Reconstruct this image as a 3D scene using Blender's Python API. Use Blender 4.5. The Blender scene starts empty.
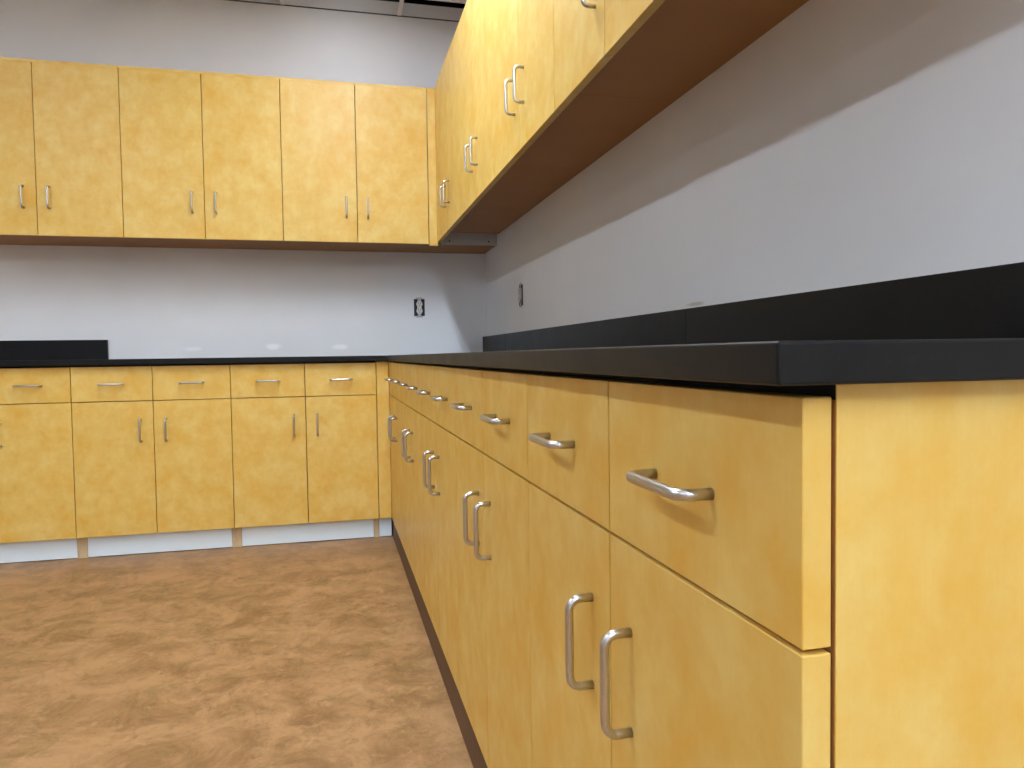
import bpy, bmesh, math, random
from mathutils import Vector, Matrix

random.seed(7)
SC = bpy.context.scene
COL = SC.collection

# ------------------------------------------------------------------ measures (metres, inside corner of the room = origin)
DB, DR = 0.591, 0.598            # door faces of the back / right base run
SKEW = 0.005                     # the right base run leaves the wall by this slope
ZB, ZS, ZT = 0.102, 0.7202, 0.8794
ZCB, ZC = 0.8877, 0.914          # worktop underside / top
UB, UR = 0.349, 0.3286           # door faces of the wall cabinets
ZUB, ZUR, ZUT = 1.505, 1.513, 2.3247
ZUF = 1.560                      # raised floor of the right wall cabinets
ZW = 2.84                        # ceiling grid
T = 0.0206                        # door thickness
X1, PB = -2.0354, 0.3396
Y0, PR = -3.881, 0.3263
U1, PU = -2.226, 0.3709
V1, PV = -2.148, 0.3506
XL, YR = -6.6, -8.6              # far left wall, wall behind the camera

# ------------------------------------------------------------------ materials
def new_mat(name):
    m = bpy.data.materials.new(name); m.use_nodes = True
    nt = m.node_tree; b = nt.nodes['Principled BSDF']
    return m, nt, b

def lin(r, g, b):
    f = lambda c: (c/255/12.92) if c/255 <= 0.04045 else ((c/255+0.055)/1.055)**2.4
    return (f(r), f(g), f(b), 1)

def plain(name, rgb, rough=0.5, metal=0.0, noise=0.0, scale=20, spec=0.5):
    m, nt, b = new_mat(name)
    b.inputs['Roughness'].default_value = rough
    b.inputs['Metallic'].default_value = metal
    b.inputs['Specular IOR Level'].default_value = spec
    c = lin(*rgb)
    tc = nt.nodes.new('ShaderNodeTexCoord'); n = nt.nodes.new('ShaderNodeTexNoise')
    n.inputs['Scale'].default_value = scale; n.inputs['Detail'].default_value = 5
    nt.links.new(tc.outputs['Object'], n.inputs['Vector'])
    mx = nt.nodes.new('ShaderNodeMix'); mx.data_type = 'RGBA'
    mx.inputs['A'].default_value = tuple(v*(1-noise) for v in c[:3])+(1,)
    mx.inputs['B'].default_value = tuple(min(1, v*(1+noise)) for v in c[:3])+(1,)
    nt.links.new(n.outputs['Fac'], mx.inputs['Factor'])
    nt.links.new(mx.outputs['Result'], b.inputs['Base Color'])
    return m

def ramp(nt, src, p0, c0, p1, c1):
    r = nt.nodes.new('ShaderNodeValToRGB')
    r.color_ramp.elements[0].position = p0; r.color_ramp.elements[0].color = c0
    r.color_ramp.elements[1].position = p1; r.color_ramp.elements[1].color = c1
    nt.links.new(src, r.inputs['Fac'])
    return r.outputs['Color']

def mix(nt, fac, a, b, mode='MIX'):
    mx = nt.nodes.new('ShaderNodeMix'); mx.data_type = 'RGBA'; mx.blend_type = mode
    for s, v in (('Factor', fac), ('A', a), ('B', b)):
        if hasattr(v, 'is_linked') or hasattr(v, 'links'): nt.links.new(v, mx.inputs[s])
        else: mx.inputs[s].default_value = v
    return mx.outputs['Result']

def mapping(nt, src, scale):
    mp = nt.nodes.new('ShaderNodeMapping'); mp.inputs['Scale'].default_value = scale
    nt.links.new(src, mp.inputs['Vector'])
    return mp.outputs['Vector']

def noise(nt, vec, scale, detail=4, rough=0.55, dist=0.0):
    n = nt.nodes.new('ShaderNodeTexNoise')
    n.inputs['Scale'].default_value = scale; n.inputs['Detail'].default_value = detail
    n.inputs['Roughness'].default_value = rough; n.inputs['Distortion'].default_value = dist
    nt.links.new(vec, n.inputs['Vector'])
    return n.outputs['Fac']

def maple():
    m, nt, b = new_mat('maple_laminate')
    tc = nt.nodes.new('ShaderNodeTexCoord'); oi = nt.nodes.new('ShaderNodeObjectInfo')
    mul = nt.nodes.new('ShaderNodeMath'); mul.operation = 'MULTIPLY'; mul.inputs[1].default_value = 37.0
    nt.links.new(oi.outputs['Random'], mul.inputs[0])
    add = nt.nodes.new('ShaderNodeVectorMath'); add.operation = 'ADD'
    nt.links.new(tc.outputs['Object'], add.inputs[0]); nt.links.new(mul.outputs[0], add.inputs[1])
    v = add.outputs[0]
    big = noise(nt, mapping(nt, v, (1, 1, 0.9)), 13, 5, 0.6, 0.1)
    base = ramp(nt, big, 0.30, lin(*MAPLE_DARK), 0.66, lin(*MAPLE_LIGHT))
    mid = noise(nt, mapping(nt, v, (1.0, 1.0, 0.8)), 34, 4, 0.6, 0.2)
    base = mix(nt, ramp(nt, mid, 0.42, (0, 0, 0, 1), 0.8, (0.32, 0.32, 0.32, 1)), base, lin(*MAPLE_FLAME))
    grain = noise(nt, mapping(nt, v, (130, 130, 5.0)), 3.0, 3, 0.5)
    base = mix(nt, ramp(nt, grain, 0.35, (0.06, 0.06, 0.06, 1), 0.65, (0, 0, 0, 1)), base, lin(*MAPLE_GRAIN))
    nt.links.new(base, b.inputs['Base Color'])
    b.inputs['Roughness'].default_value = 0.42
    b.inputs['Specular IOR Level'].default_value = 0.42
    return m

MAPLE_DARK = (219, 173, 70)
MAPLE_LIGHT = (228, 200, 116)
MAPLE_FLAME = (218, 160, 46)
MAPLE_GRAIN = (204, 154, 70)
M_MAPLE = maple()
M_CARCASS = plain('cabinet_box_laminate', (172, 122, 70), 0.6, noise=0.1, scale=6)
M_RAW = plain('raw_board_edge', (202, 180, 142), 0.8, noise=0.18, scale=45)
M_MELAMINE = plain('grey_melamine', (196, 194, 192), 0.5, noise=0.03)
M_KICK_WHITE = plain('white_kick_board', (226, 242, 250), 0.55, noise=0.02)
M_KICK_BROWN = plain('brown_vinyl_base', (96, 70, 50), 0.6, noise=0.2, scale=25)
M_SCREW = plain('dark_screw', (28, 26, 25), 0.5, 0.6)
M_BLACKBOX = plain('outlet_box_steel', (30, 31, 36), 0.5, 0.3)
M_RECEPT = plain('receptacle_plastic', (206, 204, 196), 0.4)
M_EAR = plain('galvanised_strap', (176, 178, 184), 0.4, 0.7)
M_SLOT_AND_SHADE = plain('slot_and_shade_black', (18, 18, 18), 0.7)
M_TBAR = plain('white_grid_metal', (222, 222, 220), 0.5)
M_ANGLE = plain('shadow_grey_wall_angle', (70, 72, 74), 0.6)  # coloured dark to paint the thin shadow line along the wall angle
M_TILE = plain('ceiling_tile', (214, 212, 206), 0.95, noise=0.06, scale=120)
M_PLENUM = plain('plenum_dark_steel', (64, 58, 54), 0.8, noise=0.4, scale=3)
M_DUCT = plain('galvanised_duct', (120, 126, 134), 0.45, 0.5, noise=0.1)
M_BEAD = plain('white_bead', (232, 232, 232), 0.5)
M_FRAME = plain('white_light_frame', (232, 232, 230), 0.5)

def steel():
    m, nt, b = new_mat('brushed_steel')
    tc = nt.nodes.new('ShaderNodeTexCoord')
    n = noise(nt, mapping(nt, tc.outputs['Object'], (300, 300, 300)), 3, 2)
    nt.links.new(ramp(nt, n, 0.3, (0.50, 0.495, 0.49, 1), 0.7, (0.62, 0.61, 0.605, 1)), b.inputs['Base Color'])
    b.inputs['Metallic'].default_value = 1.0
    b.inputs['Roughness'].default_value = 0.29
    return m
M_STEEL = steel()

def counter():
    m, nt, b = new_mat('black_epoxy_resin')
    tc = nt.nodes.new('ShaderNodeTexCoord'); v = tc.outputs['Object']
    n = noise(nt, v, 9, 6, 0.65)
    fine = noise(nt, v, 140, 2)
    c = ramp(nt, n, 0.35, lin(11, 12, 13), 0.7, lin(21, 22, 23))
    nt.links.new(mix(nt, ramp(nt, fine, 0.6, (0, 0, 0, 1), 0.8, (0.25, 0.25, 0.25, 1)), c, lin(46, 48, 50)), b.inputs['Base Color'])
    rr = nt.nodes.new('ShaderNodeMapRange'); rr.inputs['To Min'].default_value = 0.34; rr.inputs['To Max'].default_value = 0.55
    nt.links.new(n, rr.inputs['Value']); nt.links.new(rr.outputs['Result'], b.inputs['Roughness'])
    b.inputs['Specular IOR Level'].default_value = 0.24
    return m
M_TOP = counter()

def blob(nt, v, centre, radii, wob):
    """soft mask round a point of the wall (a smear of filler or a scuff)"""
    s = nt.nodes.new('ShaderNodeVectorMath'); s.operation = 'SUBTRACT'; s.inputs[1].default_value = centre
    nt.links.new(v, s.inputs[0])
    d = nt.nodes.new('ShaderNodeVectorMath'); d.operation = 'DIVIDE'; d.inputs[1].default_value = radii
    nt.links.new(s.outputs[0], d.inputs[0])
    l = nt.nodes.new('ShaderNodeVectorMath'); l.operation = 'LENGTH'
    nt.links.new(d.outputs[0], l.inputs[0])
    a = nt.nodes.new('ShaderNodeMath'); a.operation = 'ADD'
    nt.links.new(l.outputs['Value'], a.inputs[0]); nt.links.new(wob, a.inputs[1])
    return ramp2(nt, a.outputs[0])

def ramp2(nt, src):
    mr = nt.nodes.new('ShaderNodeMapRange'); mr.inputs['From Min'].default_value = 1.0; mr.inputs['From Max'].default_value = 1.6
    mr.inputs['To Min'].default_value = 0.85; mr.inputs['To Max'].default_value = 0.0
    nt.links.new(src, mr.inputs['Value'])
    return mr.outputs['Result']

def wall_mat(name, rgb, patches=()):
    m, nt, b = new_mat(name)
    tc = nt.nodes.new('ShaderNodeTexCoord'); v = tc.outputs['Object']
    n = noise(nt, v, 2.2, 4)
    c = lin(*rgb)
    col = ramp(nt, n, 0.3, tuple(x*0.965 for x in c[:3])+(1,), 0.7, tuple(min(1, x*1.03) for x in c[:3])+(1,))
    wob = noise(nt, v, 30, 3)
    for centre, radii, prgb in patches:
        col = mix(nt, blob(nt, v, centre, radii, wob), col, lin(*prgb))
    nt.links.new(col, b.inputs['Base Color'])
    b.inputs['Roughness'].default_value = 0.85
    b.inputs['Specular IOR Level'].default_value = 0.25
    peel = noise(nt, v, 260, 2)
    bp = nt.nodes.new('ShaderNodeBump'); bp.inputs['Strength'].default_value = 0.05; bp.inputs['Distance'].default_value = 0.002
    nt.links.new(peel, bp.inputs['Height']); nt.links.new(bp.outputs['Normal'], b.inputs['Normal'])
    return m
M_WALL = wall_mat('painted_drywall', (228, 230, 231))
M_WALL_BACK = wall_mat('painted_drywall_back', (228, 230, 231),
                       [((-1.205, 0, 0.972), (0.045, 0.1, 0.018), (248, 248, 250)), ((-0.843, 0, 0.968), (0.05, 0.1, 0.016), (248, 248, 250)),
                        ((-1.62, 0, 0.965), (0.05, 0.1, 0.014), (242, 242, 244))])
M_WALL_RIGHT = wall_mat('painted_drywall_right', (228, 230, 231),
                        [((0, -2.60, 1.028), (0.1, 0.05, 0.006), (190, 184, 180))])

def floor_mat():
    m, nt, b = new_mat('stained_concrete')
    tc = nt.nodes.new('ShaderNodeTexCoord'); v = tc.outputs['Object']
    a = noise(nt, v, 6.5, 9, 0.74, 0.5)
    col = ramp(nt, a, 0.38, lin(*FLOOR_DARK), 0.58, lin(*FLOOR_LIGHT))
    o = noise(nt, v, 7.5, 7, 0.74, 1.0)
    col = mix(nt, ramp(nt, o, 0.52, (0, 0, 0, 1), 0.74, (0.75, 0.75, 0.75, 1)), col, lin(*FLOOR_OLIVE))
    s = noise(nt, v, 15, 7, 0.76, 1.4)
    col = mix(nt, ramp(nt, s, 0.54, (0, 0, 0, 1), 0.72, (0.65, 0.65, 0.65, 1)), col, lin(*FLOOR_STAIN))
    p = noise(nt, v, 19, 6, 0.72, 0.8)
    col = mix(nt, ramp(nt, p, 0.56, (0, 0, 0, 1), 0.74, (0.6, 0.6, 0.6, 1)), col, lin(*FLOOR_PALE))
    nt.links.new(col, b.inputs['Base Color'])
    mr = nt.nodes.new('ShaderNodeMapRange'); mr.inputs['To Min'].default_value = 0.34; mr.inputs['To Max'].default_value = 0.6
    nt.links.new(a, mr.inputs['Value']); nt.links.new(mr.outputs['Result'], b.inputs['Roughness'])
    b.inputs['Specular IOR Level'].default_value = 0.5
    return m
FLOOR_DARK = (134, 98, 58)
FLOOR_LIGHT = (172, 132, 88)
FLOOR_OLIVE = (124, 100, 54)
FLOOR_STAIN = (104, 72, 42)
FLOOR_PALE = (192, 154, 110)
M_FLOOR = floor_mat()

def lamp_mat(power):
    m, nt, b = new_mat('lit_diffuser')
    b.inputs['Base Color'].default_value = (0.9, 0.9, 0.9, 1)
    b.inputs['Emission Color'].default_value = (0.77, 0.86, 1.0, 1)
    b.inputs['Emission Strength'].default_value = power
    return m
LAMPS = {(0, 0): 6.0, (0, 1): 70.0, (0, 3): 16.0, (0, 4): 54.0, (0, 5): 108.0, (3, 1): 14.0, (3, 2): 48.0, (3, 4): 20.0, (3, 5): 24.0, (6, 2): 26.0, (6, 4): 12.0}

# ------------------------------------------------------------------ mesh helpers
def bx(bm, x0, x1, y0, y1, z0, z1, bevel=0.0, seg=1):
    """add one box to a bmesh, its edges eased"""
    vs = [bm.verts.new((x, y, z)) for x in (x0, x1) for y in (y0, y1) for z in (z0, z1)]
    fs = [bm.faces.new([vs[i] for i in q]) for q in ((0, 1, 3, 2), (4, 6, 7, 5), (0, 4, 5, 1), (2, 3, 7, 6), (0, 2, 6, 4), (1, 5, 7, 3))]
    if bevel:
        es = {e for f in fs for e in f.edges}
        bmesh.ops.bevel(bm, geom=list(es), offset=bevel, segments=seg, profile=0.5, affect='EDGES')
    return bm

def cyl(bm, c, axis, r, h, seg=20, r2=None):
    mat = Vector((0, 0, 1)).rotation_difference(Vector(axis)).to_matrix().to_4x4()
    mat.translation = Vector(c)
    bmesh.ops.create_cone(bm, cap_ends=True, segments=seg, radius1=r, radius2=r if r2 is None else r2, depth=h, matrix=mat)
    return bm

def obj(name, bm, mat, parent=None, smooth=False):
    bmesh.ops.recalc_face_normals(bm, faces=bm.faces)
    me = bpy.data.meshes.new(name); bm.to_mesh(me); bm.free()
    me.materials.append(mat)
    if smooth:
        for p in me.polygons: p.use_smooth = True
    return link(name, me, parent)

def link(name, me, parent=None):
    o = bpy.data.objects.new(name, me); COL.objects.link(o)
    if parent: o.parent = parent
    return o

def box(name, mat, parent, *a, bevel=0.0, seg=1):
    return obj(name, bx(bmesh.new(), *a, bevel=bevel, seg=seg), mat, parent)

def tag(o, label, cat, group=None):
    o['label'] = label; o['category'] = cat
    if group: o['group'] = group
    return o

def thing(name, label, cat, loc=(0, 0, 0), rz=0.0, group=None):
    o = bpy.data.objects.new(name, None); COL.objects.link(o)
    o.empty_display_size = 0.1
    o.location = loc; o.rotation_euler = (0, 0, rz)
    return tag(o, label, cat, group)

def struct(name, bm, mat):
    o = obj(name, bm, mat); o['kind'] = 'structure'
    return o

# wire pull: bent round bar, 100 mm between its two feet; local x = along the bar, -y = away from the door, feet at y = 0
def pull_mesh(cc=0.100, out=0.0274, r=0.0048, bend=0.0125):
    pts = []
    h = cc/2
    pts.append(Vector((-h, 0, 0))); pts.append(Vector((-h, -(out-bend), 0)))
    for i in range(1, 9):
        a = math.pi/2*i/8
        pts.append(Vector((-h+bend-bend*math.cos(a), -(out-bend)-bend*math.sin(a), 0)))
    right = [Vector((-p.x, p.y, 0)) for p in reversed(pts)]
    pts += right
    bm = bmesh.new(); rings = []
    n = 16
    for i, p in enumerate(pts):
        t = (pts[min(i+1, len(pts)-1)]-pts[max(i-1, 0)]).normalized()
        up = Vector((0, 0, 1)); s = t.cross(up).normalized()
        rings.append([bm.verts.new(p+(s*math.cos(2*math.pi*k/n)+up*math.sin(2*math.pi*k/n))*r) for k in range(n)])
    for a, b in zip(rings, rings[1:]):
        for k in range(n):
            bm.faces.new((a[k], a[(k+1) % n], b[(k+1) % n], b[k]))
    bm.faces.new(rings[0][::-1]); bm.faces.new(rings[-1])
    bmesh.ops.recalc_face_normals(bm, faces=bm.faces)
    me = bpy.data.meshes.new('pull'); bm.to_mesh(me); bm.free()
    me.materials.append(M_STEEL)
    for p in me.polygons: p.use_smooth = len(p.vertices) == 4
    return me
PULL = pull_mesh()

def pull(parent, x, z, vertical):
    o = link('handle', PULL, parent)
    o.location = (x, 0, z)
    if vertical: o.rotation_euler = (0, math.pi/2, 0)
    return o

HS = 0.0545      # pull to door edge
G = 0.0032       # gap between neighbouring fronts

def front(name, parent, x0, x1, z0, z1):
    return box(name, M_MAPLE, parent, x0+G/2, x1-G/2, 0, T, z0, z1, bevel=0.0008)

# ------------------------------------------------------------------ base cabinets (local: x along the run, y = 0 the door faces, +y into the cabinet)
def base_cabinet(label, loc, rz, w, group, kick, depth=0.555, end=False):
    t = thing('base_cabinet', label, 'base cabinet', loc, rz, group)
    y = T+0.0015; s = 0.019
    bm = bmesh.new()
    e = 0.001; ct = ZCB-0.0105
    bx(bm, e, s, y, depth, ZB, ct); bx(bm, w-s, w-e, y, depth, ZB, ct)
    bx(bm, s, w-s, y, depth, ZB, ZB+s)
    bx(bm, s, w-s, depth-0.008, depth, ZB+s, ct)
    bx(bm, s, w-s, y, y+0.09, ct-s, ct)
    bx(bm, s, w-s, depth-0.09, depth-0.008, ct-s, ct)
    bx(bm, s, w-s, y+0.03, y+0.05, ZS+0.008, ZS+0.045)
    obj('carcass', bm, M_CARCASS, t)
    box('shade_strip', M_SLOT_AND_SHADE, t, e, w-e, y+0.001, y+0.06, ct+0.0001, ZCB-0.0006)  # black strip added to paint the shade between worktop and drawer fronts
    h = w/2
    for x0, x1 in ((0, h), (h, w)):
        d = front('drawer', t, x0, x1, ZS+0.0018, ZT)
        pull(d, (x0+x1)/2, 0.7999, False)
    d = front('door', t, 0, h, ZB, ZS-0.0018); pull(d, h-HS, 0.5841, True)
    d = front('door', t, h, w, ZB, ZS-0.0018); pull(d, h+HS, 0.5841, True)
    if kick == 'white':
        pass
    else:
        box('toe_kick', M_KICK_BROWN, t, 0, w, 0.005, 0.017, 0.0005, ZB-0.001)
    return t

GB = 'maple base cabinets along the back wall'
kr = 0.0335
seam = lambda i: X1+i*PB
labels_b = ['maple base cabinet along back wall, below the black backsplash, cut by left photo edge',
            'maple base cabinet along back wall, second from the inside corner',
            'maple base cabinet along back wall, nearest to the inside corner']
for c, lab in enumerate(labels_b):
    i0 = -2+2*c
    xa, w = seam(i0), 2*PB
    t = base_cabinet(lab, (xa, -DB, 0), 0, w, GB, 'white')
    # raw legs (board edges) and the white board between them
    la = {0: 0.0, 1: 0.034, 2: 0.026}[c]; lb = {0: 0.008, 1: 0.016, 2: 0.024}[c]
    if la: 
        bm = bmesh.new()
        if la > 0.04:
            bx(bm, 0.001, 0.019, kr, 0.54, 0, ZB-0.0005); bx(bm, 0.0192, la, kr, 0.54, 0, ZB-0.0005)
        else:
            bx(bm, 0.0015, la, kr, 0.54, 0, ZB-0.0005)
        o = obj('leg_panel', bm, M_RAW, t)
    box('leg_panel', M_RAW, t, w-lb, w-0.0005, kr, 0.54, 0, ZB-0.0005)
    box('toe_kick', M_KICK_WHITE, t, la+0.002, w-(lb+0.002 if c else 0.009), kr+0.001, kr+0.014, 0.004, ZB-0.001)
    if c == 0:
        box('end_panel', M_MAPLE, t, -0.016, 0.0, T+0.0016, 0.555, 0, ZCB-0.0005)
    if c == 2:
        f = box('filler', M_MAPLE, t, w+G/2, w+0.0622, 0.001, T, ZB, ZCB-0.004, bevel=0.0006)
        box('toe_kick', M_KICK_WHITE, t, w+0.002, w+0.0622, kr+0.001, kr+0.014, 0.004, ZB-0.001)

GR = 'maple base cabinets along the right wall'
RX = lambda y: -DR-SKEW*(y-Y0)
labels_r = ['maple base cabinet nearest the camera, at the open end of the right run',
            'maple base cabinet in the right run, second from its open near end',
            'maple base cabinet in the right run, middle of the five',
            'maple base cabinet in the right run, second from the inside corner',
            'maple base cabinet in the right run, farthest one, against the inside corner']
for c, lab in enumerate(labels_r):
    yfar = Y0+(2*c+2)*PR
    t = base_cabinet(lab, (RX(yfar), yfar, 0), -math.pi/2+SKEW, 2*PR, GR, 'brown', depth=0.56)
    w = 2*PR
    if c == 0:
        # finished end, flush with the outer edge of the fronts
        bm = bmesh.new()
        bx(bm, w-0.0009, w+0.0005, T+0.0016, 0.585, 0.0, ZCB-0.0006, bevel=0.0003)
        obj('end_panel', bm, M_MAPLE, t)
    if c == 4:
        box('filler', M_MAPLE, t, -0.026, -G/2, 0.001, T, ZB, ZCB-0.004, bevel=0.0006)

# ------------------------------------------------------------------ wall cabinets (local z = 0 at the bottom edge of the doors)
def wall_cabinet(label, loc, rz, w, group, zdoor, zfloor, depth):
    t = thing('wall_cabinet', label, 'wall cabinet', loc, rz, group)
    top = ZUT-zdoor; f = zfloor-zdoor; y = T+0.0012; s = 0.018; e = 0.0007
    bm = bmesh.new()
    bx(bm, e, s, y, depth, f, top-0.001); bx(bm, w-s, w-e, y, depth, f, top-0.001)
    bx(bm, s, w-s, y, depth, f, f+s); bx(bm, s, w-s, y, depth, top-s, top-0.001)
    bx(bm, s, w-s, depth-0.008, depth, f+s, top-s)
    obj('carcass', bm, M_CARCASS, t)
    box('top_rail', M_MAPLE, t, e, w-e, 0.0002, y, top-0.0116, top)
    h = w/2; hz = 1.6844-zdoor
    d = front('door', t, 0, h, 0, top-0.0122); pull(d, h-HS, hz, True)
    d = front('door', t, h, w, 0, top-0.0122); pull(d, h+HS, hz, True)
    return t

GU = 'maple wall cabinets on the back wall'
labels_u = ['maple wall cabinet on the back wall, cut off by the left photo edge',
            'maple wall cabinet on the back wall, middle one of three',
            'maple wall cabinet on the back wall, the one meeting the inside corner']
for c, lab in enumerate(labels_u):
    xa = U1+(2*c-1)*PU
    t = wall_cabinet(lab, (xa, -UB, ZUB), 0, 2*PU, GU, ZUB, ZUB+0.002, UB-0.001)
    if c == 2:
        w = 2*PU
        xr = UR*-1-xa                          # where the right run's door faces stand
        box('filler', M_MAPLE, t, w+G/2+0.001, xr+0.006, 0.001, T, -0.009, ZUT-ZUB, bevel=0.0006)
        # blind corner box behind the right run; its raw front shows below the raised floor there
        p = box('corner_panel', M_MELAMINE, t, xr+0.024, -xa-0.0015, 0.002, 0.018, 0.0005, 0.34)
        p['label'] = 'raw grey front board with two screws'
        for sx in (-0.261, -0.047):
            obj('screw', cyl(bmesh.new(), (sx-xa, 0.0012, 1.5235-ZUB), (0, -1, 0), 0.0042, 0.0025, 14), M_SCREW, p)
        box('corner_floor', M_CARCASS, t, w-0.0005, -xa-0.0015, 0.0195, UB-0.001, 0.0008, 0.019)

GV = 'maple wall cabinets on the right wall'
labels_v = ['maple wall cabinet on the right wall, nearest the camera above the open end',
            'maple wall cabinet on the right wall, second from its near end',
            'maple wall cabinet on the right wall, middle of the five',
            'maple wall cabinet on the right wall, second from the inside corner',
            'maple wall cabinet on the right wall, farthest one, by the inside corner']
for c, lab in enumerate(labels_v):
    yfar = V1-(3-2*c)*PV
    t = wall_cabinet(lab, (-UR, yfar, ZUR), -math.pi/2, 2*PV, GV, ZUR, ZUF, UR-0.001)
    if c == 4:
        box('filler', M_MAPLE, t, -0.043, -G/2, 0.001, T, 0, ZUT-ZUR, bevel=0.0006)

# ------------------------------------------------------------------ worktops and backsplashes
def slab(name, label, cat, mat, *a, bevel=0.0022, group=None):
    o = box(name, mat, None, *a, bevel=bevel, seg=3)
    return tag(o, label, cat, group)
OV = 0.0298
slab('worktop', 'black resin worktop on the right base cabinets, its thick end edge nearest the camera', 'worktop', M_TOP,
     -DR-OV, -0.001, Y0-0.0177, -0.001, ZCB, ZC)
slab('worktop', 'black resin worktop along the back wall over the back base cabinets', 'worktop', M_TOP,
     seam(-2)-0.03, -DR-OV-0.0005, -DB-OV, -0.001, ZCB, ZC)
GS = 'black backsplash pieces on the worktops'
slab('backsplash', 'short black backsplash piece in the inside corner on the right wall', 'backsplash', M_TOP,
     -0.02, -0.0005, -0.599, -0.004, ZC+0.0002, ZC+0.1033, bevel=0.0012, group=GS)
slab('backsplash', 'middle black backsplash piece on the right wall, between two joints', 'backsplash', M_TOP,
     -0.02, -0.0005, -2.588, -0.6004, ZC+0.0002, ZC+0.1033, bevel=0.0012, group=GS)
slab('backsplash', 'black backsplash piece on the right wall running out at the right photo edge', 'backsplash', M_TOP,
     -0.02, -0.0005, Y0-0.0177, -2.5894, ZC+0.0002, ZC+0.1033, bevel=0.0012, group=GS)
slab('backsplash', 'black backsplash piece on the back wall ending in a square step', 'backsplash', M_TOP,
     seam(-2)-0.03, -2.035, -0.02, -0.0005, ZC+0.0002, ZC+0.1033, bevel=0.0012, group=GS)

# ------------------------------------------------------------------ outlets without cover plates
def outlet(label, loc, rz):
    t = thing('outlet', label, 'power outlet', loc, rz, 'bare power outlets')      # local -y = into the room
    bm = bmesh.new()
    w, h, th = 0.031, 0.049, 0.0045
    bx(bm, -w, -w+th, -0.003, -0.0003, -h, h); bx(bm, w-th, w, -0.003, -0.0003, -h, h)
    bx(bm, -w, w, -0.003, -0.0003, h-th, h); bx(bm, -w, w, -0.003, -0.0003, -h, -h+th)
    bx(bm, -w+th, w-th, -0.0012, -0.0003, -h+th, h-th)
    obj('box', bm, M_BLACKBOX, t)
    s = bmesh.new()
    bx(s, -0.010, 0.010, -0.0046, -0.0032, -0.055, 0.055, bevel=0.0004)
    for e in (-1, 1): bx(s, -0.019, 0.019, -0.0046, -0.0032, e*0.054-0.0035, e*0.054+0.0035, bevel=0.0004)
    obj('mounting_strap', s, M_EAR, t)
    r = bmesh.new()
    bx(r, -0.0125, 0.0125, -0.0085, -0.0012, -0.034, 0.034, bevel=0.001)
    for e in (-1, 1):
        cyl(r, (0, -0.0075, e*0.0195), (0, -1, 0), 0.0172, 0.009, 28)
    rc = obj('receptacle', r, M_RECEPT, t)
    sl = bmesh.new()
    for e in (-1, 1):
        for sx in (-0.0063, 0.0063):
            bx(sl, sx-0.0012, sx+0.0012, -0.0124, -0.0118, e*0.0195+0.0005, e*0.0195+0.0095)
        cyl(sl, (0, -0.0121, e*0.0195-0.0075), (0, -1, 0), 0.0026, 0.0006, 12)
    obj('slots', sl, M_SLOT_AND_SHADE, rc)
    return t
outlet('bare power outlet without cover plate on the back wall', (-0.390, 0, 1.190), 0)
outlet('bare power outlet without cover plate on the right wall by the corner', (0, -0.862, 1.192), -math.pi/2)

# ------------------------------------------------------------------ the room
ZH = 2.918       # drywall stops here, a little above the ceiling grid
ZD = 3.7
struct('floor', bx(bmesh.new(), XL, 0.1, YR, 0.1, -0.06, 0.0), M_FLOOR)
struct('wall_back', bx(bmesh.new(), XL, 0.1, 0.0, 0.1, 0.0, ZH), M_WALL_BACK)
struct('wall_right', bx(bmesh.new(), 0.0, 0.1, YR, 0.0, 0.0, ZH), M_WALL_RIGHT)
struct('wall_left', bx(bmesh.new(), XL-0.1, XL, YR, 0.1, 0.0, ZH), M_WALL)
struct('wall_front', bx(bmesh.new(), XL-0.1, 0.1, YR-0.1, YR, 0.0, ZH), M_WALL)
struct('trim_1', cyl(bmesh.new(), (-0.0035, -0.0035, 1.265), (0, 0, 1), 0.0085, 0.49, 12), M_BEAD)   # thin white bead up the corner

# dark space above the ceiling grid
bm = bmesh.new()
bx(bm, XL-0.1, 1.3, YR-0.1, 1.4, ZD, ZD+0.05)
bx(bm, XL-0.1, 1.3, 1.35, 1.4, ZH, ZD); bx(bm, 1.25, 1.3, YR, 1.35, ZH, ZD)
bx(bm, XL-0.15, XL-0.1, YR, 1.35, ZH, ZD); bx(bm, XL, 1.25, YR-0.15, YR-0.1, ZH, ZD)
bx(bm, XL, 1.25, 0.11, 1.35, ZH-0.05, ZH); bx(bm, 0.11, 1.25, YR, 0.11, ZH-0.05, ZH)
for k in range(14):
    bx(bm, XL, 1.25, 0.9-0.7*k, 0.98-0.7*k, ZD-0.28, ZD)
struct('ceiling', bm, M_PLENUM)

CELL = 0.632
XT = [-0.474-CELL*k for k in range(0, 10) if -0.474-CELL*k > XL]
YT = [-0.235-1.22*k for k in range(0, 7)]
tb = bmesh.new()
for x in XT: bx(tb, x-0.012, x+0.012, YR, -0.001, ZW, ZW+0.002); bx(tb, x-0.003, x+0.003, YR, -0.001, ZW+0.002, ZW+0.035)
for y in YT: bx(tb, XL, -0.001, y-0.012, y+0.012, ZW+0.0003, ZW+0.0023); bx(tb, XL, -0.001, y-0.003, y+0.003, ZW+0.0023, ZW+0.03)
struct('trim_2', tb, M_TBAR)
an = bmesh.new()
bx(an, XL, -0.001, -0.008, -0.0005, ZW-0.002, ZW+0.002); bx(an, -0.008, -0.0005, YR, -0.008, ZW-0.002, ZW+0.002)
struct('trim_3', an, M_ANGLE)

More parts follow.
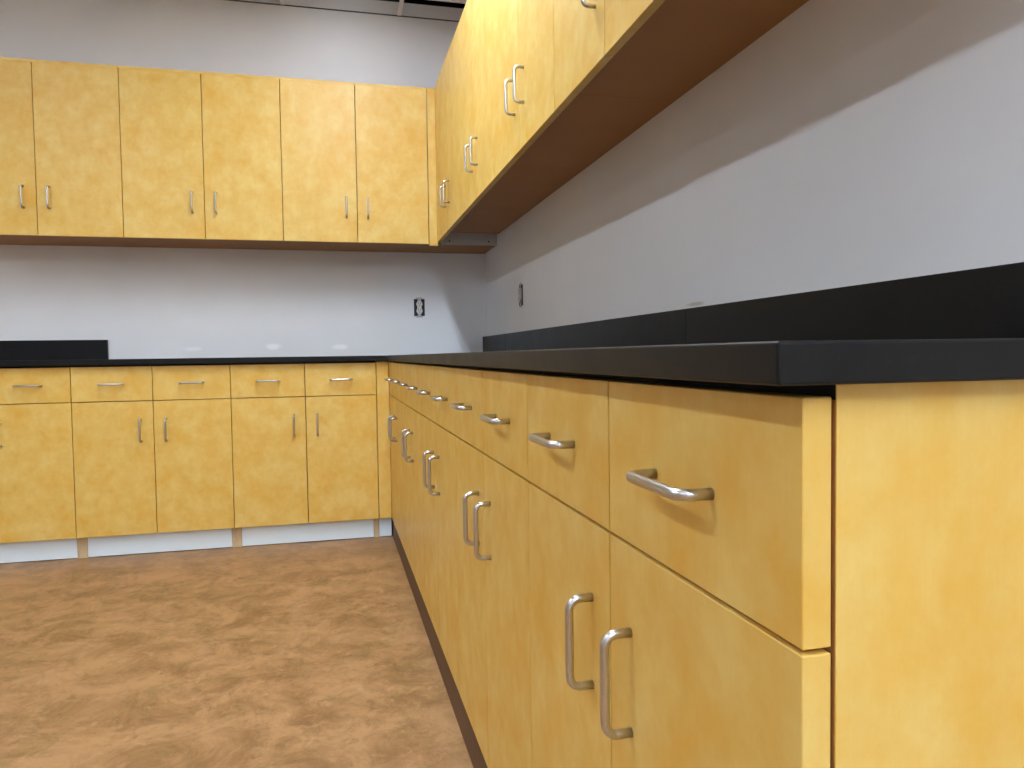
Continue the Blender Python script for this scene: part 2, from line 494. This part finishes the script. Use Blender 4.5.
# fixtures sit in whole cells (0.645 x 1.22)
def cell_x(i): return XT[i]-CELL/2
rows = {0: (0, 1, 3, 4, 5), 3: (1, 2, 4, 5), 6: (2, 4)}  # rows inferred from shadow lines; extra unseen fixtures added along them to balance brightness
FIX = [(cell_x(i), YT[j]-0.61, i, j) for i, js in rows.items() for j in js]
for (x, y, i, j) in FIX:
    t = thing('ceiling_light', 'long white unseen ceiling light set into the grid above the room', 'ceiling light', (x, y, ZW+0.003), 0, 'ceiling lights')
    bm = bmesh.new(); hw, hl, lw = 0.295, 0.595, 0.09
    bx(bm, -hw, -lw, -hl, hl, 0.0, 0.02); bx(bm, lw, hw, -hl, hl, 0.0, 0.02)
    bx(bm, -lw, lw, hl-0.04, hl, 0.0, 0.02); bx(bm, -lw, lw, -hl, -hl+0.04, 0.0, 0.02)
    bx(bm, -hw, hw, -hl, hl, 0.06, 0.065)
    obj('frame', bm, M_FRAME, t)
    obj('diffuser', bx(bmesh.new(), -lw, lw, -hl+0.04, hl-0.04, 0.004, 0.012), lamp_mat(LAMPS.get((i, j), 0.0)), t)
tiles = bmesh.new()
edges = [-0.001]+XT+[XL]
for a, b in zip(edges, edges[1:]):
    for k, y in enumerate(YT):
        y2 = YT[k+1] if k+1 < len(YT) else YR
        if any(b < fx < a and y2 < fy < y for fx, fy, _i, _j in FIX): continue
        bx(tiles, b+0.004, a-0.004, y2+0.004, y-0.004, ZW+0.0024, ZW+0.016)
struct('ceiling_tiles', tiles, M_TILE)

# ------------------------------------------------------------------ camera, world, view
cam = bpy.data.cameras.new('camera'); co = bpy.data.objects.new('camera', cam); COL.objects.link(co)
yaw, pitch, roll, f = 0.2371, -0.0397, -0.0141, 733.18
fw = Vector((math.sin(yaw)*math.cos(pitch), math.cos(yaw)*math.cos(pitch), math.sin(pitch)))
rt = Vector((math.cos(yaw), -math.sin(yaw), 0)); up = rt.cross(fw)
r2 = rt*math.cos(roll)+up*math.sin(roll); u2 = -rt*math.sin(roll)+up*math.cos(roll)
co.matrix_world = Matrix.Translation((-0.8759, -4.2725, 0.908)) @ Matrix((r2, u2, -fw)).transposed().to_4x4()
cam.sensor_fit = 'HORIZONTAL'; cam.sensor_width = 36.0; cam.lens = f/1024*36.0
cam.clip_start = 0.02
SC.camera = co

w = bpy.data.worlds.new('world'); SC.world = w; w.use_nodes = True
w.node_tree.nodes['Background'].inputs['Color'].default_value = (0.02, 0.02, 0.022, 1)
w.node_tree.nodes['Background'].inputs['Strength'].default_value = 1.0

SC.view_settings.view_transform = 'Standard'
SC.view_settings.look = 'None'
SC.view_settings.gamma = 1.0
SC.view_settings.use_curve_mapping = False
SC.view_settings.exposure = 0.18
SC.cycles.max_bounces = 10
SC.cycles.diffuse_bounces = 6
